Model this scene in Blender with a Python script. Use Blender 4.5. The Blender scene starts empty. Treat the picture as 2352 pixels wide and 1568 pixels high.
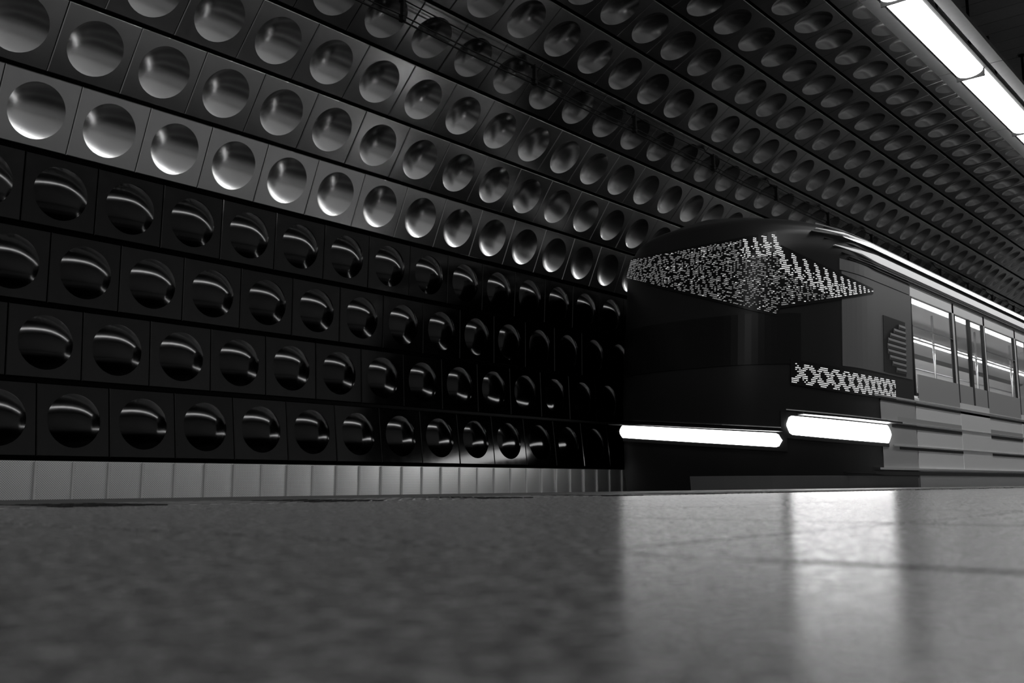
import bpy, bmesh, math, random
from mathutils import Vector, Matrix
random.seed(7)
S = bpy.context.scene
COL = S.collection
H = 0.046                      # lens height above the platform (metres)

# ------------------------------------------------------------------ camera
cam = bpy.data.cameras.new('camera'); co = bpy.data.objects.new('camera', cam); COL.objects.link(co)
F = Vector((-0.63829287, 0.75652751, 0.14229666)); R = Vector((0.76386857, 0.64535531, -0.00461838)); U = Vector((-0.09532583, 0.10574807, 0.98981328))
U = R.cross(F).normalized(); R = F.cross(U).normalized()
M = Matrix((R, U, -F)).transposed().to_4x4(); M.translation = Vector((0, 0, H))
co.matrix_world = M
cam.sensor_width = 36; cam.lens = 2290 / 2352 * 36
cam.clip_start = 0.01; cam.clip_end = 200
cam.dof.use_dof = True; cam.dof.focus_distance = 9.0; cam.dof.aperture_fstop = 8.0
S.camera = co
# ------------------------------------------------------------------ world, exposure
w = bpy.data.worlds.new('tunnel_dark'); S.world = w; w.use_nodes = True
w.node_tree.nodes['Background'].inputs[0].default_value = (0.002, 0.002, 0.002, 1)
S.view_settings.view_transform = 'Standard'; S.view_settings.look = 'None'
S.view_settings.gamma = 1; S.view_settings.exposure = 0; S.view_settings.use_curve_mapping = False
LAMP = 15.0          # platform luminaires
HEAD = 7.0; HEAD2 = 14.0     # headlamp streaks built as glowing bars, left and right
CABIN = 12.0         # saloon tubes

# ------------------------------------------------------------------ materials
def mat(name, col, rough=0.5, metal=0.0, emit=0.0, noise=0.0, nscale=20, bump=0.0, bscale=200, rvar=0.0, coat=0.0, objvar=0.0, spec=0.5):
    m = bpy.data.materials.new(name); m.use_nodes = True; nt = m.node_tree; N = nt.nodes; L = nt.links
    b = N['Principled BSDF']
    c = (col, col, col, 1)
    b.inputs['Base Color'].default_value = c; b.inputs['Roughness'].default_value = rough; b.inputs['Metallic'].default_value = metal
    b.inputs['Specular IOR Level'].default_value = spec
    if coat: b.inputs['Coat Weight'].default_value = coat; b.inputs['Coat Roughness'].default_value = 0.05
    if emit:
        b.inputs['Emission Color'].default_value = (1, 1, 1, 1); b.inputs['Emission Strength'].default_value = emit
    if noise or rvar or bump or objvar:
        tc = N.new('ShaderNodeTexCoord'); nz = N.new('ShaderNodeTexNoise'); nz.inputs['Scale'].default_value = nscale; nz.inputs['Detail'].default_value = 6
        L.new(tc.outputs['Object'], nz.inputs['Vector'])
        if noise or objvar:
            mr = N.new('ShaderNodeMapRange'); mr.inputs[1].default_value = 0.25; mr.inputs[2].default_value = 0.75
            mr.inputs[3].default_value = col * (1 - noise); mr.inputs[4].default_value = col * (1 + noise)
            L.new(nz.outputs['Fac'], mr.inputs[0]); out = mr.outputs[0]
            if objvar:
                oi = N.new('ShaderNodeObjectInfo'); m2 = N.new('ShaderNodeMapRange'); m2.inputs[3].default_value = 1 - objvar; m2.inputs[4].default_value = 1 + objvar
                L.new(oi.outputs['Random'], m2.inputs[0]); mu = N.new('ShaderNodeMath'); mu.operation = 'MULTIPLY'
                L.new(out, mu.inputs[0]); L.new(m2.outputs[0], mu.inputs[1]); out = mu.outputs[0]
            L.new(out, b.inputs['Base Color'])
        if rvar:
            mr = N.new('ShaderNodeMapRange'); mr.inputs[1].default_value = 0.3; mr.inputs[2].default_value = 0.7
            mr.inputs[3].default_value = max(0.02, rough - rvar); mr.inputs[4].default_value = rough + rvar
            L.new(nz.outputs['Fac'], mr.inputs[0]); L.new(mr.outputs[0], b.inputs['Roughness'])
        if bump:
            n2 = N.new('ShaderNodeTexNoise'); n2.inputs['Scale'].default_value = bscale; n2.inputs['Detail'].default_value = 4
            L.new(tc.outputs['Object'], n2.inputs['Vector'])
            bp = N.new('ShaderNodeBump'); bp.inputs['Strength'].default_value = bump; bp.inputs['Distance'].default_value = 0.002
            L.new(n2.outputs['Fac'], bp.inputs['Height']); L.new(bp.outputs['Normal'], b.inputs['Normal'])
    return m

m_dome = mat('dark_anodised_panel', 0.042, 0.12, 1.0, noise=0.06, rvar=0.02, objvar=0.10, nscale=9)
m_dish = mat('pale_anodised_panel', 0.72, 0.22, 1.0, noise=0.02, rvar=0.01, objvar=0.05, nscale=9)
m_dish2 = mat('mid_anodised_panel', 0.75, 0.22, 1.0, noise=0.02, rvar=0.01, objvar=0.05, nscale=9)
m_dish3 = mat('bronze_anodised_panel', 0.36, 0.20, 1.0, noise=0.02, rvar=0.01, objvar=0.05, nscale=9)
m_back = mat('black_backing', 0.008, 0.9)
m_rock = mat('dark_plaster', 0.50, 0.8, noise=0.2)
m_slat = mat('ceiling_slat', 0.13, 0.55, noise=0.12, objvar=0.12)
m_house = mat('lamp_housing', 0.16, 0.5, noise=0.1)
m_tray = mat('cable_tray', 0.09, 0.45, noise=0.1)
m_blk = mat('black_steel', 0.008, 0.7, noise=0.1, spec=0.1)
m_tube = mat('lit_diffuser', 0.8, 0.4, emit=LAMP)
m_head = mat('lit_headlamp_streak', 0.9, 0.3, emit=HEAD)
m_head2 = mat('lit_headlamp_streak_right', 0.9, 0.3, emit=HEAD2)
m_led = mat('lit_smear_dot', 0.5, 0.4, emit=0.6)
m_led2 = mat('dim_smear_dot', 0.2, 0.4, emit=0.14)
m_cab = mat('lit_saloon_tube', 0.8, 0.4, emit=CABIN)
m_edge = mat('platform_concrete', 0.10, 0.7, noise=0.2)
m_ctc = mat('track_concrete', 0.015, 0.9, noise=0.2)
m_rail = mat('rail_steel', 0.3, 0.3, 1.0)
m_black = mat('glossy_black_cab', 0.012, 0.38, coat=0.0, spec=0.15)
m_glassb = mat('black_cab_glass', 0.006, 0.30, spec=0.15)
m_body = mat('silver_train_side', 0.75, 0.40, 0.1, rvar=0.03, nscale=4)
m_body2 = mat('grey_train_side', 0.88, 0.40, 0.1, rvar=0.03, nscale=4)
m_cabs = mat('dark_grey_cab_side', 0.11, 0.4, 0.1)
m_white = mat('pale_side_streak', 0.9, 0.4, 0.0)
m_roof = mat('dark_roof', 0.03, 0.5)
m_waist = mat('slate_waist_band', 0.38, 0.4)
m_chrome = mat('bright_trim', 0.75, 0.18, 1.0)
m_rubber = mat('rubber_seal', 0.012, 0.6)
m_in = mat('saloon_lining', 0.65, 0.55, noise=0.05)
m_reflect = mat('grey_ribbed_reflection', 0.12, 0.6)
m_cablow = mat('grey_cab_skirt_panel', 0.45, 0.45)
m_fair = mat('grey_front_fairing', 0.12, 0.5)
m_seat = mat('saloon_seat', 0.2, 0.6)
m_tac_d = mat('dark_tactile_tile', 0.035, 0.55, noise=0.2)
m_tac_l = mat('light_tactile_tile', 0.30, 0.5, noise=0.15)

def glass():
    m = bpy.data.materials.new('saloon_glass'); m.use_nodes = True; nt = m.node_tree; N = nt.nodes; L = nt.links
    N.remove(N['Principled BSDF']); o = N['Material Output']
    t = N.new('ShaderNodeBsdfTransparent'); t.inputs[0].default_value = (0.9, 0.9, 0.9, 1)
    g = N.new('ShaderNodeBsdfGlossy'); g.inputs['Roughness'].default_value = 0.06; g.inputs['Color'].default_value = (1, 1, 1, 1)
    f = N.new('ShaderNodeLayerWeight'); f.inputs['Blend'].default_value = 0.5; x = N.new('ShaderNodeMixShader')
    pw = N.new('ShaderNodeMath'); pw.operation = 'POWER'; pw.inputs[1].default_value = 5; L.new(f.outputs['Facing'], pw.inputs[0])
    ml = N.new('ShaderNodeMath'); ml.operation = 'MULTIPLY_ADD'; ml.inputs[1].default_value = 0.9; ml.inputs[2].default_value = 0.04; L.new(pw.outputs[0], ml.inputs[0])
    L.new(ml.outputs[0], x.inputs[0]); L.new(t.outputs[0], x.inputs[1]); L.new(g.outputs[0], x.inputs[2]); L.new(x.outputs[0], o.inputs[0])
    return m
m_glass = glass()

def granite():
    m = bpy.data.materials.new('polished_granite'); m.use_nodes = True; nt = m.node_tree; N = nt.nodes; L = nt.links
    b = N['Principled BSDF']; tc = N.new('ShaderNodeTexCoord')
    a = N.new('ShaderNodeTexNoise'); a.inputs['Scale'].default_value = 75; a.inputs['Detail'].default_value = 5; a.inputs['Roughness'].default_value = 0.65
    v = N.new('ShaderNodeTexNoise'); v.inputs['Scale'].default_value = 14; v.inputs['Detail'].default_value = 4
    for n in (a, v): L.new(tc.outputs['Object'], n.inputs['Vector'])
    r1 = N.new('ShaderNodeMapRange'); r1.inputs[1].default_value = 0.3; r1.inputs[2].default_value = 0.7; r1.inputs[3].default_value = 0.04; r1.inputs[4].default_value = 0.34
    L.new(a.outputs['Fac'], r1.inputs[0])
    r2 = N.new('ShaderNodeMapRange'); r2.inputs[1].default_value = 0.3; r2.inputs[2].default_value = 0.7; r2.inputs[3].default_value = 0.8; r2.inputs[4].default_value = 1.2
    L.new(v.outputs['Fac'], r2.inputs[0]); mu = N.new('ShaderNodeMath'); mu.operation = 'MULTIPLY'
    L.new(r1.outputs[0], mu.inputs[0]); L.new(r2.outputs[0], mu.inputs[1]); L.new(mu.outputs[0], b.inputs['Base Color'])
    rr = N.new('ShaderNodeMapRange'); rr.inputs[1].default_value = 0.3; rr.inputs[2].default_value = 0.7; rr.inputs[3].default_value = FLOOR_R - 0.07; rr.inputs[4].default_value = FLOOR_R + 0.09
    L.new(a.outputs['Fac'], rr.inputs[0]); L.new(rr.outputs[0], b.inputs['Roughness'])
    b.inputs['Specular IOR Level'].default_value = 0.5
    bp = N.new('ShaderNodeBump'); bp.inputs['Strength'].default_value = 0.25; bp.inputs['Distance'].default_value = 0.0006
    L.new(a.outputs['Fac'], bp.inputs['Height']); L.new(bp.outputs['Normal'], b.inputs['Normal'])
    return m
FLOOR_R = 0.24
m_floor = granite()

def perforated():
    m = bpy.data.materials.new('perforated_grey_sheet'); m.use_nodes = True; nt = m.node_tree; N = nt.nodes; L = nt.links
    b = N['Principled BSDF']; tc = N.new('ShaderNodeTexCoord'); sx = N.new('ShaderNodeSeparateXYZ'); L.new(tc.outputs['Object'], sx.inputs[0])
    def mth(op, a, c=None, v=None):
        n = N.new('ShaderNodeMath'); n.operation = op; L.new(a, n.inputs[0])
        if c is not None: L.new(c, n.inputs[1])
        elif v is not None: n.inputs[1].default_value = v
        return n.outputs[0]
    k = math.pi / 0.0085
    p1 = mth('MULTIPLY', mth('ADD', sx.outputs[0], sx.outputs[1]), v=k); p2 = mth('MULTIPLY', mth('SUBTRACT', sx.outputs[0], sx.outputs[1]), v=k)
    q = mth('ADD', mth('COSINE', p1), mth('COSINE', p2))
    h = mth('GREATER_THAN', q, v=1.0)
    mr = N.new('ShaderNodeMapRange'); mr.inputs[3].default_value = 0.92; mr.inputs[4].default_value = 0.22
    L.new(h, mr.inputs[0]); L.new(mr.outputs[0], b.inputs['Base Color'])
    b.inputs['Metallic'].default_value = 0.85; b.inputs['Roughness'].default_value = 0.42
    return m
m_perf = perforated()

# ------------------------------------------------------------------ helpers
def finish(name, bm, m, parent=None, smooth=False):
    me = bpy.data.meshes.new(name); bm.normal_update(); bm.to_mesh(me); bm.free()
    me.materials.append(m)
    if smooth: me.polygons.foreach_set('use_smooth', [True] * len(me.polygons))
    return link(name, me, parent)
def link(name, me, parent=None):
    o = bpy.data.objects.new(name, me); COL.objects.link(o)
    if parent: o.parent = parent
    return o
def empty(name, loc):
    o = bpy.data.objects.new(name, None); o.empty_display_size = 0.1; o.location = loc; COL.objects.link(o); return o
def tag(o, label, cat, group=None):
    o['label'] = label; o['category'] = cat
    if group: o['group'] = group
    return o
def struct(o): o['kind'] = 'structure'; return o
def box(bm, x0, x1, y0, y1, z0, z1, bev=0.0):
    vs = [bm.verts.new((x, y, z)) for z in (z0, z1) for y in (y0, y1) for x in (x0, x1)]
    fs = [bm.faces.new([vs[i] for i in f]) for f in ((0, 2, 3, 1), (4, 5, 7, 6), (0, 1, 5, 4), (2, 6, 7, 3), (1, 3, 7, 5), (0, 4, 6, 2))]
    if bev:
        es = list({e for f in fs for e in f.edges})
        bmesh.ops.bevel(bm, geom=es, offset=bev, segments=1, affect='EDGES')
def boxo(name, m, parent, x0, x1, y0, y1, z0, z1, bev=0.0):
    bm = bmesh.new(); box(bm, x0, x1, y0, y1, z0, z1, bev); return finish(name, bm, m, parent)
def tube(bm, pts, r, n=8, cap=True):
    rings = []
    for i, p in enumerate(pts):
        p = Vector(p); a = Vector(pts[max(i - 1, 0)]); b = Vector(pts[min(i + 1, len(pts) - 1)]); t = (b - a).normalized()
        u = t.orthogonal().normalized() if abs(t.z) > 0.9 else t.cross(Vector((0, 0, 1))).normalized(); v = t.cross(u)
        rings.append([bm.verts.new(p + r * (math.cos(k * 2 * math.pi / n) * u + math.sin(k * 2 * math.pi / n) * v)) for k in range(n)])
    for a, b in zip(rings, rings[1:]):
        for k in range(n): bm.faces.new((a[k], a[(k + 1) % n], b[(k + 1) % n], b[k]))
    if cap: bm.faces.new(rings[0][::-1]); bm.faces.new(rings[-1])
def extrude_profile(name, prof, y0, y1, m, parent=None, closed=True):
    bm = bmesh.new()
    a = [bm.verts.new((x, y0, z)) for x, z in prof]; b = [bm.verts.new((x, y1, z)) for x, z in prof]; n = len(prof)
    for i in range(n if closed else n - 1): bm.faces.new((a[i], a[(i + 1) % n], b[(i + 1) % n], b[i]))
    if closed: bm.faces.new(a[::-1]); bm.faces.new(b)
    bmesh.ops.recalc_face_normals(bm, faces=bm.faces)
    return finish(name, bm, m, parent)

# ------------------------------------------------------------------ tunnel wall profile (metres; d to the left of the lens, z above it)
P = 0.55
C = [(13.092, .881), (13.150, 1.894), (13.130, 2.905), (13.084, 3.925), (12.790, 4.872), (12.295, 5.754), (11.633, 6.525), (10.908, 7.232), (10.132, 7.863), (9.300, 8.395), (8.361, 8.760), (7.375, 8.968), (6.385, 9.120)]
FR = [.431, .000, .482, .029, .517, .014, .452, .925, .42, .001, .467, .961, .45]
E = [(13.09, .367)] + [((a[0] + b[0]) / 2, (a[1] + b[1]) / 2) for a, b in zip(C, C[1:])] + [(5.89, 9.17)]
E = [(d * P, z * P + H) for d, z in E]
Y0, Y1 = -3.3, 33.0
# ---- the panels
def panel_mesh(name, wid, hei, sign, m, rad=0.366 * P, n=32):
    bm = bmesh.new(); hw, hh = wid / 2, hei / 2
    rings = []; rr = [1.0, .97, .9, .8, .68, .54, .4, .24]
    HD = 0.25 * rad
    def prof(q): return HD * (1 - q ** 2.0)
    for q in rr:
        rings.append([bm.verts.new((rad * q * math.cos(2 * math.pi * k / n), rad * q * math.sin(2 * math.pi * k / n), sign * prof(q))) for k in range(n)])
    c = bm.verts.new((0, 0, sign * HD))
    # square rim: one vertex per ring vertex, projected on the square
    def sq(k, hw, hh, z):
        a = 2 * math.pi * k / n; ca, sa = math.cos(a), math.sin(a)
        t = 1 / max(abs(ca), abs(sa)); x, y = ca * t, sa * t
        return bm.verts.new((x * hw, y * hh, z))
    s1 = [sq(k, hw - .006, hh - .006, 0) for k in range(n)]; s2 = [sq(k, hw, hh, -.006) for k in range(n)]; s3 = [sq(k, hw, hh, -.028) for k in range(n)]
    mid = [bm.verts.new((rad * 1.03 * math.cos(2 * math.pi * k / n), rad * 1.03 * math.sin(2 * math.pi * k / n), 0)) for k in range(n)]
    sm = []
    def strip(a, b, s):
        for k in range(n):
            f = bm.faces.new((a[k], a[(k + 1) % n], b[(k + 1) % n], b[k])); f.smooth = s
    strip(s3, s2, False); strip(s2, s1, False); strip(s1, mid, False); strip(mid, rings[0], False)
    for a, b in zip(rings, rings[1:]): strip(a, b, True)
    for k in range(n):
        f = bm.faces.new((rings[-1][k], rings[-1][(k + 1) % n], c)); f.smooth = True
    for e in bm.edges:
        if e.verts[0] in rings[0] and e.verts[1] in rings[0]: e.smooth = False
    me = bpy.data.meshes.new(name); bm.to_mesh(me); bm.free(); me.materials.append(m)
    return me
backs = [(d + .12, z) for d, z in E]
def shell(name, pts, y0, y1, m):
    # thick curved slab: inner line pts, 0.15 m thick outward
    inner = [(-(d + .13), z) if i < 6 else (-(d + .13 * math.cos(i / 13 * 1.5)), z + .13 * math.sin(i / 13 * 1.5)) for i, (d, z) in pts]
    outer = [(x - .2 * math.cos(i / 13 * 1.5), z + .2 * math.sin(i / 13 * 1.5)) for (i, _), (x, z) in zip(pts, inner)]
    return extrude_profile(name, inner + outer[::-1], y0, y1, m)
ie = list(enumerate(E))
wall = struct(shell('wall_left', ie[:8], Y0, Y1, m_back))
ceil = struct(shell('ceiling', ie[7:], Y0, Y1, m_back))
counts = {}
def row(i):
    (d0, z0), (d1, z1) = E[i], E[i + 1]
    up = Vector((-(d1 - d0), 0, z1 - z0)); hei = up.length; up.normalize()
    if i < 4: a = math.radians((-6.5, -2.5, .5, 2.5)[i]); up = Vector((math.sin(a), 0, math.cos(a)))      # each dark row hangs at its own slight tilt
    al = Vector((0, 1, 0)); nrm = al.cross(up); nrm = nrm if nrm.x > 0 or nrm.z < 0 else -nrm
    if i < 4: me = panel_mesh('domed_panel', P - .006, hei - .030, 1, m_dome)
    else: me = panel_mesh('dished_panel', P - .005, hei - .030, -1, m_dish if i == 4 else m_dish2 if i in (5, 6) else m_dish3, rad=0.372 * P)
    # local x -> along, y -> up, z -> inward
    xx = up.cross(nrm); mm = Matrix((xx, up, nrm)).transposed().to_4x4()
    cen = Vector((-(d0 + d1) / 2, 0, (z0 + z1) / 2))
    par = wall if i < 7 else ceil
    k0 = 2 if i < 7 else 5 if i < 9 else 7
    far = 27 if i < 4 else 40 if i < 7 else 55
    nfar = {0: 27, 7: 40, 8: 45, 9: 52, 10: 55, 11: 57, 12: 57}
    lst = []
    for k in range(k0, 58):
        y = (k + FR[i]) * P
        if y > Y1 - .4 or y < Y0 + .4: continue
        lst.append(y)
    for k in range(-5, k0):
        y = (k + FR[i]) * P
        if y > Y0 + .3: lst.insert(0, y)
    return me, mm, cen, par, lst
rows = [row(i) for i in range(13)]
# which panels stand alone (largest in the picture), which are merged as stuff
lim = {'wall': 296, 'ceil': 296}
cand = {'wall': [], 'ceil': []}
for i, (me, mm, cen, par, lst) in enumerate(rows):
    for y in lst:
        p = Vector((cen.x, y, cen.z - H)); v = p.dot(F); seen = False
        if v > .3:
            px = 1176 + 2290 * p.dot(R) / v; py = 784 - 2290 * p.dot(U) / v
            seen = -150 < px < 2500 and -150 < py < 1700
            if i < 4 and y > 15: seen = False
        cand['wall' if i < 7 else 'ceil'].append((0 if seen else 1, p.length, i, y))
for key in cand:
    cs = sorted(cand[key]); single = cs[:lim[key]]; rest = cs[lim[key]:]
    for _, _, i, y in single:
        me, mm, cen, par, lst = rows[i]
        o = link('domed_panel' if i < 4 else 'dished_panel', me, par)
        m2 = mm.copy(); m2.translation = (cen.x, y, cen.z)
        o.matrix_local = m2 @ Matrix.Rotation(math.radians(random.uniform(-.25, .25)), 4, 'X') @ Matrix.Rotation(math.radians(random.uniform(-.25, .25)), 4, 'Y')
    for isd in ((True, False) if key == 'wall' else (False,)):
        rs = [r for r in rest if (r[2] < 4) == isd]
        if not rs: continue
        bm = bmesh.new(); mats = []
        for _, _, i, y in rs:
            me, mm, cen, par, lst = rows[i]; m2 = mm.copy(); m2.translation = (cen.x, y, cen.z)
            nv = len(bm.verts); nf = len(bm.faces); bm.from_mesh(me); bm.verts.ensure_lookup_table(); bm.faces.ensure_lookup_table()
            bmesh.ops.transform(bm, matrix=m2, verts=bm.verts[nv:])
            if me.materials[0] not in mats: mats.append(me.materials[0])
            ix = mats.index(me.materials[0])
            for f in bm.faces[nf:]: f.material_index = ix
        me = bpy.data.meshes.new('remaining_panels'); bm.to_mesh(me); bm.free()
        for q in mats: me.materials.append(q)
        o = link('remaining_domed_panels' if isd else 'remaining_dished_panels', me, wall if key == 'wall' else ceil); o['kind'] = 'stuff'

# ---- perforated strip along the foot of the wall
kick = struct(extrude_profile('baseboard_left', [(-7.26, -1.1), (-7.26, .24), (-7.40, .24), (-7.40, -1.1)], Y0, Y1, m_back))
bm = bmesh.new(); KW, KZ = .2705, (.186 + H) + .62
nx, nz = 6, 10; g = []
for a in range(nx + 1):
    colv = []
    for b in range(nz + 1):
        u, v = a / nx, b / nz
        zz = .005 * math.sin(math.pi * u) ** .8
        colv.append(bm.verts.new((-KW / 2 + KW * u, KZ * (v - 1), zz)))
    g.append(colv)
for a in range(nx):
    for b in range(nz):
        f = bm.faces.new((g[a][b], g[a + 1][b], g[a + 1][b + 1], g[a][b + 1])); f.smooth = True
t2 = [bm.verts.new((v.co.x, v.co.y - .002, -.04)) for v in (g[a][nz] for a in range(nx + 1))]
t1_ = [bm.verts.new(g[a][nz].co) for a in range(nx + 1)]
for a in range(nx): bm.faces.new((t1_[a], t1_[a + 1], t2[a + 1], t2[a]))
kme = bpy.data.meshes.new('perforated_panel'); bm.normal_update(); bm.to_mesh(kme); bm.free(); kme.materials.append(m_perf)
xx = Vector((0, 1, 0)); yy = Vector((0, 0, 1)); zz = xx.cross(yy); km = Matrix((xx, yy, zz)).transposed().to_4x4()
bm = bmesh.new(); box(bm, -.010, .010, -KZ, -.004, -.01, .014, .003)
jme = bpy.data.meshes.new('joint_strip'); bm.normal_update(); bm.to_mesh(jme); bm.free(); jme.materials.append(mat('pale_joint_strip', 0.5, 0.5, 0.0))
k = 0; y = 3.272 + .1375 - .275 * 22
while y < 32:
    o = link('perforated_panel', kme, kick); m2 = km.copy(); m2.translation = (-7.205, y, .186 + H)
    o.matrix_local = m2 @ Matrix.Rotation(math.radians(random.uniform(-1.6, 1.6)), 4, 'Y') @ Matrix.Rotation(math.radians(random.uniform(-.5, .5)), 4, 'X')
    m3 = km.copy(); m3.translation = (-7.205, y + .1375, .186 + H)
    j_ = link('joint_strip', jme, kick); j_.matrix_local = m3
    y += .275

# ------------------------------------------------------------------ platform, track trough, far side
PE = -3.75
floor = struct(boxo('floor', mat('dark_grout', 0.02, 0.8), None, PE, 1.2, Y0, Y1, -.9, -.0012))
trough = struct(boxo('trim_1', m_ctc, None, -7.9, PE - .0, Y0, Y1, -1.35, -1.12)); trough.name = 'floor_trackbed'
TS = .612; JY = .572 - TS * 6
tm = bmesh.new(); box(tm, -TS / 2 + .0015, TS / 2 - .0015, -TS / 2 + .008, TS / 2 - .008, -.010, 0, .001)
tme = bpy.data.meshes.new('floor_tile'); tm.to_mesh(tme); tm.free(); tme.materials.append(m_floor)
dj = [-1.12 + TS * j for j in range(0, 7)]      # joints along the tunnel, by d
DN = 2.25
cand_t = []
for j in range(8):
    d1 = DN - .0 - TS * j; d0 = d1 - TS
    for k in range(60):
        yc = JY + TS * k + TS / 2
        if yc > Y1 - .4: break
        cand_t.append((math.hypot(-(d0 + d1) / 2, yc) + (100 if yc < -.3 else 0), -(d0 + d1) / 2, yc))
cand_t.sort()
for _, x, yc in cand_t[:290]:
    if x > 1.2 - TS / 2: x = 1.2 - TS / 2
    o = link('floor_tile', tme, floor); o.location = (x, yc, 0)
bm = bmesh.new()
for _, x, yc in cand_t[290:]:
    box(bm, x - TS / 2 + .002, x + TS / 2 - .002, yc - TS / 2 + .002, yc + TS / 2 - .002, -.018, 0)
o = finish('remaining_floor_tiles', bm, m_floor, floor); o['kind'] = 'stuff'
# tactile strip, d 2.25 .. 2.67, alternating
def tactile(name, ln, m):
    bm = bmesh.new(); box(bm, -.21, .208, -ln / 2 + .001, ln / 2 - .001, -.018, 0)
    n = int(ln / .06)
    for a in range(7):
        for b in range(n):
            cx = -.18 + a * .06; cy = -ln / 2 + .03 + b * (ln / n)
            box(bm, cx - .012, cx + .012, cy - .012, cy + .012, 0, .003)
    me = bpy.data.meshes.new(name); bm.to_mesh(me); bm.free(); me.materials.append(m); return me
tl, td = tactile('tactile_tile', .42, m_tac_l), tactile('tactile_tile', .30, m_tac_d)
y = 1.38 - .72 * 6
while y < 31:
    o = link('tactile_tile', tl, floor); o.location = (-2.46, y + .21, 0)
    o = link('tactile_tile', td, floor); o.location = (-2.46, y + .57, 0)
    y += .72
# edge slabs
em = bmesh.new(); box(em, -.54, .53, -.59, .59, -.018, 0, .002); eme = bpy.data.meshes.new('edge_slab'); em.to_mesh(eme); em.free()
m_es = mat('edge_slab_stone', 0.045, 0.5, noise=0.2, nscale=40); eme.materials.append(m_es)
for k in range(29):
    o = link('edge_slab', eme, floor); o.location = (-3.21, Y0 + .6 + 1.19 * k, 0)
# rails under the train
for d in (4.38, 5.82):
    prof = [(-d - .07, -1.12), (-d + .07, -1.12), (-d + .06, -1.105), (-d + .012, -1.09), (-d + .012, -1.0), (-d + .035, -.985), (-d + .035, -.955), (-d - .035, -.955), (-d - .035, -.985), (-d - .012, -1.0), (-d - .012, -1.09), (-d - .06, -1.105)]
    o = extrude_profile('running_rail', prof, Y0 + .1, Y1 - .1, m_rail)
    tag(o, 'steel running rail under the train on its ' + ('platform side' if d < 5 else 'tunnel wall side'), 'rail')
# closing walls (outside the frame)
struct(boxo('wall_right', m_rock, None, 1.2, 1.4, Y0, Y1, -.9, 5.35))
struct(boxo('wall_back', m_rock, None, -7.7, 1.4, Y0 - .2, Y0, -1.35, 5.4))
struct(boxo('wall_front', m_rock, None, -7.7, 1.4, Y1, Y1 + .2, -1.35, 5.4))

# ---- flat slatted ceiling right of the luminaires
CZ = 5.15
flat = struct(boxo('ceiling_flat', m_back, None, -3.2, 1.2, Y0, Y1, CZ + .03, CZ + .2))
sm = bmesh.new(); box(sm, -.44, .44, -.147, .147, 0, .028, .003); sme = bpy.data.meshes.new('ceiling_slat'); sm.to_mesh(sme); sm.free(); sme.materials.append(m_slat)
n = 0
for c in range(3):
    for k in range(100):
        y = 4.5 + .3 * k
        if y > 32.7: break
        o = link('ceiling_slat', sme, flat); o.location = (-2.72 + .9 * c, y, CZ); n += 1
bm = bmesh.new()
for c in range(5):
    for k in range(-26, 95):
        y = 4.5 + .3 * k
        if y < Y0 + .2 or y > 32.7 or (c < 3 and k >= 0): continue
        x = -2.72 + .9 * c
        box(bm, x - .44, min(x + .44, 1.19), y - .147, y + .147, CZ, CZ + .028)
o = finish('remaining_ceiling_slats', bm, m_slat, flat); o['kind'] = 'stuff'

# ------------------------------------------------------------------ luminaires
LZ = 4.42; LP = 2.25; LX = -2.80
def diffuser(par):
    bm = bmesh.new(); n = 12; hw = .135; rg = []
    ys = [0.012, .03, .08, LP - .09, LP - .04, LP - .022]
    sc = [.80, .95, 1, 1, .95, .8]
    for y, s in zip(ys, sc):
        r_ = []
        for k in range(n + 1):
            a = math.pi * k / n
            r_.append(bm.verts.new((-hw * math.cos(a), y, -.085 * s * math.sin(a) ** .8)))
        rg.append(r_)
    for a, b in zip(rg, rg[1:]):
        for k in range(n): bm.faces.new((a[k], a[k + 1], b[k + 1], b[k])).smooth = True
    bm.faces.new(rg[0]); bm.faces.new(rg[-1][::-1])
    bmesh.ops.recalc_face_normals(bm, faces=bm.faces)
    return finish('diffuser', bm, m_tube, par)
def luminaire():
    t = empty('platform_luminaire', (LX, 0, LZ))
    diffuser(t)
    bm = bmesh.new(); pr = [(-.165, .012), (-.14, .0), (.14, .0), (.165, .012), (.15, .07), (.08, .11), (-.08, .11), (-.15, .07)]
    a = [bm.verts.new((x, .0, z)) for x, z in pr]; b = [bm.verts.new((x, LP - .006, z)) for x, z in pr]
    for i in range(8): bm.faces.new((a[i], a[(i + 1) % 8], b[(i + 1) % 8], b[i]))
    bm.faces.new(a[::-1]); bm.faces.new(b); bmesh.ops.recalc_face_normals(bm, faces=bm.faces)
    finish('housing', bm, m_house, t)
    boxo('end_ring', m_blk, t, -.142, .142, -.006, .006, -.088, .0)
    for sx, nm in ((-1, 'cable_tray'), (1, 'cable_tray')):
        bm = bmesh.new(); x0, x1 = sorted((sx * .20, sx * .325))
        box(bm, x0, x1, .004, LP - .01, .03, .036); box(bm, x0, x0 + .004, .004, LP - .01, .036, .08); box(bm, x1 - .004, x1, .004, LP - .01, .036, .08)
        finish(nm, bm, m_tray, t)
    boxo('crossbar', m_blk, t, -.33, .33, 1.71, 1.75, .082, .11)
    bm = bmesh.new(); tube(bm, [(.15, 1.73, .10), (.15, 1.73, CZ - LZ)], .015, 8); tube(bm, [(.15, 1.73, CZ - LZ - .015), (.15, 1.73, CZ - LZ)], .04, 10)
    finish('hanger_rod', bm, m_blk, t)
    bm = bmesh.new(); tube(bm, [(-.15, 1.73, .10), (-.15, 1.73, CZ - LZ)], .012, 8); tube(bm, [(-.15, 1.73, CZ - LZ - .015), (-.15, 1.73, CZ - LZ)], .04, 10)
    finish('hanger_rod', bm, m_blk, t)
    return t
lum0 = luminaire()
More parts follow.
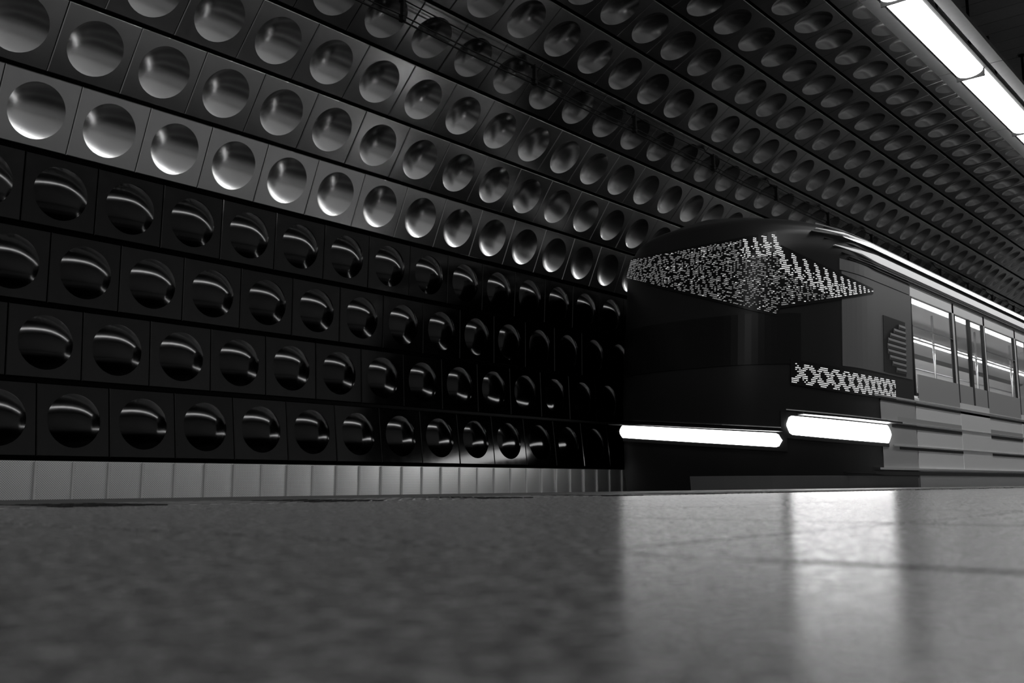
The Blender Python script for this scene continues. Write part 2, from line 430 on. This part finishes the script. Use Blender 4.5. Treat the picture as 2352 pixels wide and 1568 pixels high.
def copy_thing(t):
    r = t.copy(); COL.objects.link(r)
    for ch in t.children:
        c = ch.copy(); COL.objects.link(c); c.parent = r
        for g in ch.children:
            d = g.copy(); COL.objects.link(d); d.parent = c
    return r
JO = 2.509 * (LZ - H)      # a joint seen in the photo
first = True; k0 = int((JO - Y0 - .3) // LP)
for k in range(-k0, 10):
    y = JO + LP * k
    if y + LP > Y1: break
    t = lum0 if first else copy_thing(lum0); first = False
    t.location = (LX, y, LZ)
    if k == -1: lb = 'white tube luminaire at the top edge of the picture, nearest full tube in the line'
    elif k == 0: lb = 'white tube luminaire in the upper right, second of the line, between two dark end rings'
    elif k == 1: lb = 'white tube luminaire cut off by the right edge, third of the line'
    elif k < -1: lb = 'white tube luminaire overhead behind the picture, continuing the line towards the camera'
    else: lb = 'white tube luminaire beyond the right edge, further along the same line'
    tag(t, lb, 'ceiling light', 'tube luminaires hung in one line')

# ------------------------------------------------------------------ cables and hangers on the vault
CX, CZc = -5.78, .679 * 5.78 + H + .02
HS = [5.551 * .98 + 1.76 * k for k in range(-1, 14)]
for n_, (dz, r, dx) in enumerate(((.085, .006, .02), (-.045, .006, .0), (-.085, .008, -.01))):
    bm = bmesh.new(); pts = []
    for a, b in zip(HS, HS[1:]):
        for q in range(4): pts.append((CX + dx, a + (b - a) * q / 4, CZc + dz - .012 * math.sin(math.pi * q / 4)))
    pts.append((CX + dx, HS[-1], CZc + dz))
    tube(bm, pts, r, 6)
    tag(finish('cable', bm, m_blk if n_ < 2 else m_blk, None, True), ['topmost', 'middle', 'lowest'][n_] + ' of three thin cables running under the dished ceiling panels', 'cable')
hang0 = empty('cable_hanger', (CX, HS[0], CZc))
bm = bmesh.new(); box(bm, -.012, .03, -.012, .012, -.10, .10, .003); finish('bracket', bm, m_blk, hang0)
bm = bmesh.new(); tube(bm, [(.0, 0, .09), (-.16, 0, .19)], .008, 6); finish('stay', bm, m_blk, hang0)
for zc_ in (.085, -.045, -.085):
    boxo('clamp', m_blk, hang0, -.022, .034, -.02, .02, zc_ - .016, zc_ + .016, .004)
names = ['black cable hanger just beyond the top edge of the picture', 'black cable hanger at the top edge of the picture, left of centre', 'black cable hanger second along the cables, right of the one at the top edge', 'black cable hanger third along the cables, above the middle of the dark wall', 'black cable hanger fourth along the cables, left of the train roof', 'black cable hanger fifth along the cables, above the train front']
for k, y in enumerate(HS):
    t = hang0 if k == 0 else copy_thing(hang0)
    t.location = (CX, y, CZc)
    tag(t, names[k] if k < 6 else 'small distant black cable hanger above the train roof', 'cable hanger', 'cable hangers under the vault')

# ------------------------------------------------------------------ the train
TC, TW, TL, TN, TS0 = 5.10, 1.30, 1.55, 2.7, 8.78
def w_at(z):
    pts = [(-.75, 1.22), (-.3, 1.28), (.1, 1.30), (2.35, 1.30), (2.52, 1.27), (2.62, 1.20), (2.70, 1.02), (2.76, .75), (2.79, .4), (2.80, .05)]
    for (a, wa), (b, wb) in zip(pts, pts[1:]):
        if z <= b: return wa + (wb - wa) * max(0, (z - a)) / (b - a)
    return pts[-1][1]
def s_at(z):
    return TS0 + (.10 * (z - .9) if z > .9 else 0) + (.2 * (z - 2.3) if z > 2.3 else 0) + (1.6 * max(0, z - 2.66)) + (.12 * (.1 - z) if z < .1 else 0)
def nose(u, z):                # u 0..1 round the nose (left to platform side); beyond: metres along the sides
    wd = w_at(z); s0 = s_at(z); L = TL
    if u > 1: return Vector((-(TC - wd), s0 + L + (u - 1), z + H))
    if u < 0: return Vector((-(TC + wd), s0 + L - u, z + H))
    th = math.pi * u; c = math.cos(th); s = math.sin(th)
    d = TC + wd * math.copysign(abs(c) ** (2 / TN), c); y = s0 + L * (1 - abs(s) ** (2 / TN))
    return Vector((-d, y, z + H))
def nose_n(u, z):
    e = 1e-3; a = nose(u + e, z) - nose(u - e, z); b = nose(u, z + e) - nose(u, z - e)
    n = a.cross(b)
    if n.length < 1e-9: return Vector((0, -1, 0))
    n.normalize()
    p = nose(u, z)
    out = Vector((p.x + TC, p.y - 11.5, 0)) 
    return n if n.dot(out) > 0 else -n
train = empty('metro_train', (-TC, 14.0, -.955))
tag(train, 'dark metro train with two long headlamp streaks built as glowing bars, standing beside the platform', 'train')
TRI = train.matrix_world.copy(); TRI.translation = train.location; TINV = TRI.inverted()
def tpart(name, bm, m, parent=None, smooth=False):
    o = finish(name, bm, m, None, smooth)
    o.parent = parent or train; o.matrix_parent_inverse = TINV if parent is None else Matrix.Identity(4)
    return o
def tpart2(name, bm, m, par, smooth=False):       # sub-part: parent part sits at identity in world
    o = finish(name, bm, m, None, smooth); o.parent = par; return o
US = sorted({0, .004, .008, .012, .02, .03, .04, .97, .98, .988, .992, .996, 1.0} | {round(.05 + .0125 * i, 4) for i in range(73)})
ZS = [-.75, -.5, -.3, -.1, .1, .4, .7, .9, 1.1, 1.3, 1.6, 1.9, 2.1, 2.25, 2.3, 2.35, 2.40, 2.45, 2.48, 2.52, 2.55, 2.58, 2.62, 2.66, 2.70, 2.735, 2.76, 2.775, 2.79, 2.80]
# cab shell
bm = bmesh.new(); grid = []
ux = [-1.25, -.6] + US + [1.6, 2.25]
for z in ZS: grid.append([bm.verts.new(nose(u, z)) for u in ux])
for a, b in zip(grid, grid[1:]):
    for i in range(len(ux) - 1): bm.faces.new((a[i], a[i + 1], b[i + 1], b[i]))
bmesh.ops.recalc_face_normals(bm, faces=bm.faces)
bm.faces.new(grid[0][::-1])
tpart('cab_shell', bm, m_black, None, True)

def band(u0, u1, zl, zh, off, n=40, inner=-.01, bulge=0.0, m=None, name='band', par=None, rows=2, ends=0.0):
    """solid strip hugging the nose, between heights zl(u) and zh(u)"""
    bm = bmesh.new(); fr = []; bk = []
    for i in range(n + 1):
        u = u0 + (u1 - u0) * i / n; a, b = zl(u), zh(u); cf = []; cb = []
        if ends:
            L = abs(u1 - u0); q = min(i / n, 1 - i / n) * L / ends; q = min(1, q); sh = math.sqrt(max(0, 1 - (1 - q) ** 2)); mid = (a + b) / 2
            sh = max(sh, .12); a = mid + (a - mid) * sh; b = mid + (b - mid) * sh
        for r in range(rows + 1):
            t = r / rows; z = a + (b - a) * t; p = nose(u, z); nn = nose_n(u, z)
            cf.append(bm.verts.new(p + nn * (off + bulge * math.sin(math.pi * t))))
            if r in (0, rows): cb.append(bm.verts.new(p + nn * inner))
        fr.append(cf); bk.append(cb)
    for a, b, c, d in zip(fr, fr[1:], bk, bk[1:]):
        for r in range(rows): bm.faces.new((a[r], b[r], b[r + 1], a[r + 1]))
        bm.faces.new((c[0], d[0], b[0], a[0])); bm.faces.new((a[rows], b[rows], d[1], c[1])); bm.faces.new((c[0], c[1], d[1], d[0]))
    bm.faces.new([bk[0][0]] + fr[0] + [bk[0][1]]); bm.faces.new(([bk[-1][0]] + fr[-1] + [bk[-1][1]])[::-1])
    bmesh.ops.recalc_face_normals(bm, faces=bm.faces)
    return tpart(name, bm, m, par) if par is None else tpart2(name, bm, m, par)
def u_at(y, z):
    e = s_at(z) + TL
    if y >= e: return 1 + y - e
    a, b = .5, 1.0
    for _ in range(30):
        c = (a + b) / 2
        if nose(c, z).y < y: a = c
        else: b = c
    return a
def plane(a, b, off=0.0):
    def f(u):
        z = 1.0
        for _ in range(6): p = nose(u, z); z = -a * p.x + b * p.y
        return z + off
    return f
ARC = [(0.0, -.1)]
_p = nose(-.1, 1.5)
for _i in range(1, 1400):
    _u = -.1 + _i * .0025; _q = nose(_u, 1.5); ARC.append((ARC[-1][0] + (_q - _p).length, _u)); _p = _q
def u_arc(l):
    a, b = 0, len(ARC) - 1
    while b - a > 1:
        c = (a + b) // 2
        if ARC[c][0] < l: a = c
        else: b = c
    return ARC[a][1] + (ARC[b][1] - ARC[a][1]) * (l - ARC[a][0]) / max(1e-9, ARC[b][0] - ARC[a][0])
def arc_u(u): return min(ARC, key=lambda t: abs(t[1] - u))[0]
def K(v): return lambda u: v
def lin(u0, v0, u1, v1): return lambda u: v0 + (v1 - v0) * (u - u0) / (u1 - u0)
# motion streaks of the headlamps, built as long glowing bars
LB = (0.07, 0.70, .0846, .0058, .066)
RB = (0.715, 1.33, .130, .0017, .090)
def streak_bar(spec, label, m_l):
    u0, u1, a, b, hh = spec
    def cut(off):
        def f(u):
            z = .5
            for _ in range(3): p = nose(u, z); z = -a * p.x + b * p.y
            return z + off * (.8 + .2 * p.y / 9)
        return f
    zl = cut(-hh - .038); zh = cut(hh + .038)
    hb = band(u0 - .015, u1 + .015, zl, zh, .012, name='headlamp_streak', m=m_black, rows=2)
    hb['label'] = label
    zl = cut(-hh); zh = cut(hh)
    ln = band(u0, u1, zl, zh, .016, bulge=.03, name='lens', m=m_l, par=hb, rows=6, ends=.016, n=90)  # glowing strip in the shape of the lamp's motion trail
    band(u0 + .03, u1 - .005, cut(hh + .012), cut(hh + .028), .17, name='added_visor', m=m_black, par=hb, rows=1, n=90)  # added hood, keeps the bar's glow off the upper dishes
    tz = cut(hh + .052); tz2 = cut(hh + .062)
    band(u0, u1, tz, tz2, .018, name='trim', m=m_chrome, par=hb, rows=1)  # thin bright line above the streak, built as a strip
streak_bar(LB, 'left long white headlamp streak built as a bar, slanting down to the train centre', m_head)
streak_bar(RB, 'right long white headlamp streak built as a bar, wrapping round the corner towards the platform side', m_head2)
# windscreen
ws = band(.10, .76, K(1.15), K(1.66), .008, name='windscreen', m=m_glassb, rows=6)
# lit displays drawn out along their motion smear, as rows of dots
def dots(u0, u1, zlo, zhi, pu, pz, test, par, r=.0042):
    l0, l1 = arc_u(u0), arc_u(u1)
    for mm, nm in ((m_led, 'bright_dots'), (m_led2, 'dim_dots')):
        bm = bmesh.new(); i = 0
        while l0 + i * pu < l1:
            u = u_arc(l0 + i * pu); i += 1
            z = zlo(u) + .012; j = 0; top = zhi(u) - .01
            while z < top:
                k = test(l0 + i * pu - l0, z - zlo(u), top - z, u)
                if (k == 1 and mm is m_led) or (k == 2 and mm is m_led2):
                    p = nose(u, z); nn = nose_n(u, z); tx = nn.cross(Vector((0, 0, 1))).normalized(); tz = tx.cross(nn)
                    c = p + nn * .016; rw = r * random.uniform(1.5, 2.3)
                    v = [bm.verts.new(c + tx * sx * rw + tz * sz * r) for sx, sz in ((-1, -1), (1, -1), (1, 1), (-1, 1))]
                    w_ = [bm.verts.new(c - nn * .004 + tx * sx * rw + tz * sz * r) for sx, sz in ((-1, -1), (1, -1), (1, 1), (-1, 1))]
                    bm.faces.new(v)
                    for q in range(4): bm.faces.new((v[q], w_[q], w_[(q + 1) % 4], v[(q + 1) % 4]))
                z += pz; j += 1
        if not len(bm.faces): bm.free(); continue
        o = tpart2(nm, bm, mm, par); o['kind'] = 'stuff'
A1 = (-.0065, .2744); A2 = (.6221, -.0315); B1 = (.3487, .0179); B2 = (-.0277, .2025)      # planes that cut the nose along the four edges of the smeared display
D0, DM, D1 = .075, .70, 1.02
def dhi(u): return min(2.60, plane(*(A1 if u < DM else A2))(u))
def dlo(u): return plane(*(B1 if u < DM else B2))(u)



dp = band(D0 - .005, D1 + .005, lambda u: dlo(u) - .02, lambda u: dhi(u) + .02, .010, name='destination_display_smear', m=m_glassb, rows=4, n=80)
def t1(l, zb, zt, u):
    q = (l + (zb) * .30) % .105
    if u > .60 and zt < .20 + .25 * (u - .6):
        if q < .038: return 1
        return 1 if random.random() < .30 and zt > .09 else 0
    q2 = (l + zb * .3) % .085
    if random.random() < (.62 if q2 < .055 else .3): return 2 if (random.random() < .9 or u < .45) else 1
    return 0
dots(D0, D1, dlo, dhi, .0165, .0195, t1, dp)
NP = plane(.2349, .011)
N0, N1 = .735, 1.62
np_ = band(N0 - .005, N1 + .02, plane(.2349, .011, -.125), plane(.2349, .011, .125), .012, name='number_display_smear', m=m_glassb, rows=2, n=60)
def t2(l, zb, zt, u):
    if l < .05 and zb > .14: return 0
    a = (l + zb * .9) % .17; b = (l - zb * .75) % .17
    return 1 if (a < .075 or b < .055) and random.random() < .95 else 0
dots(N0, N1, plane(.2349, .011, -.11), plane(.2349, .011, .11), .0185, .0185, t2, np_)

# ---- platform side of the cab and the saloon (built from pieces at d = 3.8)
XS = -(TC - TW)                # outer skin x on the platform side
def tb(name, m, y0, y1, z0, z1, x0=XS - .04, x1=XS + .004, par=None, bev=.0):
    bm = bmesh.new(); box(bm, x0, x1, y0, y1, z0 + H, z1 + H, bev)
    return tpart(name, bm, m) if par is None else tpart2(name, bm, m, par)
YB, YE = 11.62, 27.0
# grey cab side cladding, from the dark nose back to the saloon
cs = band(u_at(9.72, 1.6), 2.20, K(1.16), K(2.14), .006, name='cab_side_panel', m=m_cabs, rows=2, n=70)
cs2 = band(u_at(9.75, 2.2), 2.18, K(2.15), K(2.27), .006, name='cab_side_panel', m=m_cabs, rows=2, n=70)
band(.50, 2.2, K(-.25), K(.075), .010, name='front_fairing', m=m_fair, rows=2, n=60)
cs3 = band(u_at(10.5, .4), 2.24, K(-.2), K(.93), .006, name='cab_side_panel', m=m_cablow, rows=2, n=40)
cw = band(1.30, 1.98, K(1.18), K(1.80), .010, name='cab_side_window', m=m_glassb, rows=3, n=6)
for q in range(9):          # ribbed pale reflection on the cab window, built as grey strips
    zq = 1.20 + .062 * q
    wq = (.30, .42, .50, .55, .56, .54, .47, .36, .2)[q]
    band(1.97 - wq * 1.0, 1.97, K(zq), K(zq + .054), .014, name='reflection_rib', m=m_reflect, par=cw, rows=2, n=3, bulge=.008)
# roof, left side, ends of the saloon car
prof = []
for z in [-.75, -.3, .1, 2.35]: prof.append((-(TC + w_at(z)), z + H))
ZR = [2.45, 2.52, 2.58, 2.62, 2.66, 2.70, 2.735, 2.76, 2.775, 2.79, 2.80]
for z in ZR: prof.append((-(TC + w_at(z)), z + H))
for z in ZR[::-1]: prof.append((-(TC - w_at(z)), z + H))
prof.append((-(TC - w_at(2.35)), 2.30 + H))
inn = [(-(TC - 1.24), 2.30 + H), (-(TC - 1.0), 2.46 + H), (-(TC + 1.0), 2.46 + H), (-(TC + 1.24), 2.30 + H), (-(TC + 1.24), -.05 + H), (-(TC + 1.2), -.75 + H)]
bm = bmesh.new(); pr = prof + inn
a = [bm.verts.new((x, YB, z)) for x, z in pr]; b = [bm.verts.new((x, YE, z)) for x, z in pr]
for i in range(len(pr)): bm.faces.new((a[i], a[(i + 1) % len(pr)], b[(i + 1) % len(pr)], b[i]))
bm.faces.new(a[::-1]); bm.faces.new(b)
bmesh.ops.triangulate(bm, faces=[f for f in bm.faces if len(f.verts) > 4]); bmesh.ops.recalc_face_normals(bm, faces=bm.faces)
tpart('roof_and_far_side', bm, m_roof)
tb('lower_side', m_body2, YB, YE, -.30, .96, bev=.004)
tb('skirt', m_blk, YB, YE, -.75, -.30, XS - .06, XS - .01)
tb('cantrail', m_body2, YB, YE, 2.14, 2.36, bev=.004)
tb('saloon_floor', m_seat, YB, YE, -.05, .02, -(TC + 1.23), XS - .04)
tb('saloon_ceiling', m_in, YB, YE, 2.40, 2.43, -(TC + 1.2), XS - .12)
tb('saloon_lining', m_in, YB, YE, .02, 2.38, -(TC + 1.23), -(TC + 1.18))
tb('bulkhead', m_in, YB, YB + .05, .02, 2.40, -(TC + 1.2), XS - .04)
tb('end_wall', m_in, YE - .05, YE, .02, 2.40, -(TC + 1.2), XS - .04)
# light and dark motion streaks along the side, built as trim strips
def run(name, m, z, h, y0=9.9, y1=YE, pr_=.012):
    z0, z1 = z - h / 2, z + h / 2
    ua = u_at(y0, z); zm = (z0 + z1) / 2
    def tp(u): return max(.06, min(1.0, (u - ua) / .22)) if y0 < 10.3 else 1.0
    return band(ua, u_at(y1, z), lambda u: zm - h / 2 * tp(u), lambda u: zm + h / 2 * tp(u), pr_ + (.006 if y0 < 10 else 0), name=name, m=m, rows=1, n=160 if y0 < 10.8 else 40)
run('roof_bright_streak', m_chrome, 2.655, .022, 9.7, pr_=.012)
run('roof_dark_streak', m_rubber, 2.605, .02, 9.7, pr_=.010)
run('gutter_grey_streak', m_body, 2.562, .06, 9.55, pr_=.014)
run('gutter_bright_streak', m_chrome, 2.51, .036, 9.45, pr_=.035)
run('gutter_dark_streak', m_rubber, 2.468, .03, 9.6, pr_=.008)
run('cantrail_pale_streak', m_white, 2.40, .09, 9.7, pr_=.016)
run('cantrail_dark_streak', m_rubber, 2.338, .022, 9.8, pr_=.012)
run('cantrail_bright_streak', m_chrome, 2.308, .014, 9.9, pr_=.018)
run('cantrail_dark_streak', m_rubber, 2.285, .02, 9.9, pr_=.010)
run('waist_band', m_waist, 1.09, .30, 11.75, pr_=.007)
run('waist_bright_streak', m_chrome, .915, .020, 10.3, pr_=.020)
run('waist_dark_streak', m_rubber, .88, .03, 10.5, pr_=.010)
run('body_grey_streak', m_waist, .69, .05, 11.0, pr_=.008)
run('body_bright_streak', m_chrome, .652, .016, 10.6, pr_=.018)
run('body_dark_streak', m_rubber, .615, .04, 10.8, pr_=.009)
run('body_bright_streak', m_chrome, .40, .016, 10.8, pr_=.018)
run('body_dark_streak', m_rubber, .375, .03, 11.0, pr_=.009)
run('door_sill', m_chrome, .15, .022, 10.3, pr_=.040)
run('sill_dark_streak', m_rubber, .105, .04, 9.6, pr_=.03)
# saloon windows and doors
def window(y0, y1):
    f = tb('saloon_window', m_rubber, y0, y0 + .03, .99, 2.14, XS - .03, XS + .002)
    fr = bpy.data.objects.new  # noqa
    tb('frame_bar', m_rubber, y1 - .03, y1, .99, 2.14, XS - .03, XS + .002, par=f)
    tb('frame_bar', m_rubber, y0 + .03, y1 - .03, .99, 1.02, XS - .03, XS + .002, par=f)
    tb('frame_bar', m_chrome, y0 + .03, y1 - .03, 1.795, 1.805, XS - .02, XS + .006, par=f)
    tb('pane', m_glass, y0 + .03, y1 - .03, 1.02, 2.14, XS - .014, XS - .008, par=f)
def door(y0, y1):
    f = tb('door_leaf', m_body2, y0, y1, .12, 1.0, XS - .03, XS + .01)
    tb('door_stile', m_rubber, y0, y0 + .035, 1.0, 2.14, XS - .03, XS + .01, par=f)
    tb('door_stile', m_rubber, y1 - .035, y1, 1.0, 2.14, XS - .03, XS + .01, par=f)
    tb('pane', m_glass, y0 + .035, y1 - .035, 1.0, 2.14, XS - .014, XS - .008, par=f)
y = YB + .03
for k in range(4):
    window(y, y + 1.55); tb('pillar', m_body2, y + 1.55, y + 1.62, .96, 2.27)
    door(y + 1.62, y + 2.27); door(y + 2.27, y + 2.92); tb('pillar', m_body2, y + 2.92, y + 2.99, .96, 2.27)
    y += 2.99
window(y, y + 1.55); tb('pillar', m_body2, y + 1.55, YE, .96, 2.27)
# saloon tubes, poles, seats
for k in range(7):
    ya = YB + .12 + 2.1 * k; yb_ = min(ya + 2.04, YE - .1)
    for d, zt in ((4.06, 2.235), (5.12, 2.20)):
        f = tb('saloon_light', m_house, ya, yb_, zt + .028, zt + .05, -d - .06, -d + .06)
        bm = bmesh.new(); tube(bm, [(-d, ya + .02, zt + H), (-d, yb_ - .02, zt + H)], .03, 10); tpart2('saloon_tube', bm, m_cab, f, True)
    bm = bmesh.new(); tube(bm, [(-4.55, ya + 1.0, .02 + H), (-4.55, ya + 1.0, 2.40 + H)], .017, 8); tpart('grab_pole', bm, m_chrome, None, True)
for d in (4.5, 5.7):
    bm = bmesh.new(); tube(bm, [(-d, YB + .06, 1.95 + H), (-d, YE - .06, 1.95 + H)], .015, 8); tpart('grab_rail', bm, m_chrome, None, True)
for k in range(6):
    ya = YB + .5 + 2.4 * k
    f = tb('bench_seat', m_seat, ya, ya + 1.4, .38, .46, -6.28, -5.85, bev=.015); tb('bench_back', m_seat, ya, ya + 1.4, .46, .95, -6.28, -6.2, par=f, bev=.015)
# underframe: bogies with wheels, coupler
for yb_ in (12.0, 23.5):
    bm = bmesh.new(); box(bm, -6.0, -4.2, yb_ - 1.3, yb_ + 1.3, -.72 + H, -.5 + H, .03); bg = tpart('bogie', bm, m_blk)
    for dy in (-.95, .95):
        for d in (4.38, 5.82):
            bm = bmesh.new(); tube(bm, [(-d - .06, yb_ + dy, -.955 + .39), (-d + .06, yb_ + dy, -.955 + .39)], .39, 24); tpart2('wheel', bm, m_rail, bg)
bm = bmesh.new(); box(bm, -5.2, -5.0, 8.45, 9.3, -.55 + H, -.38 + H, .02); tpart('coupler', bm, m_blk)
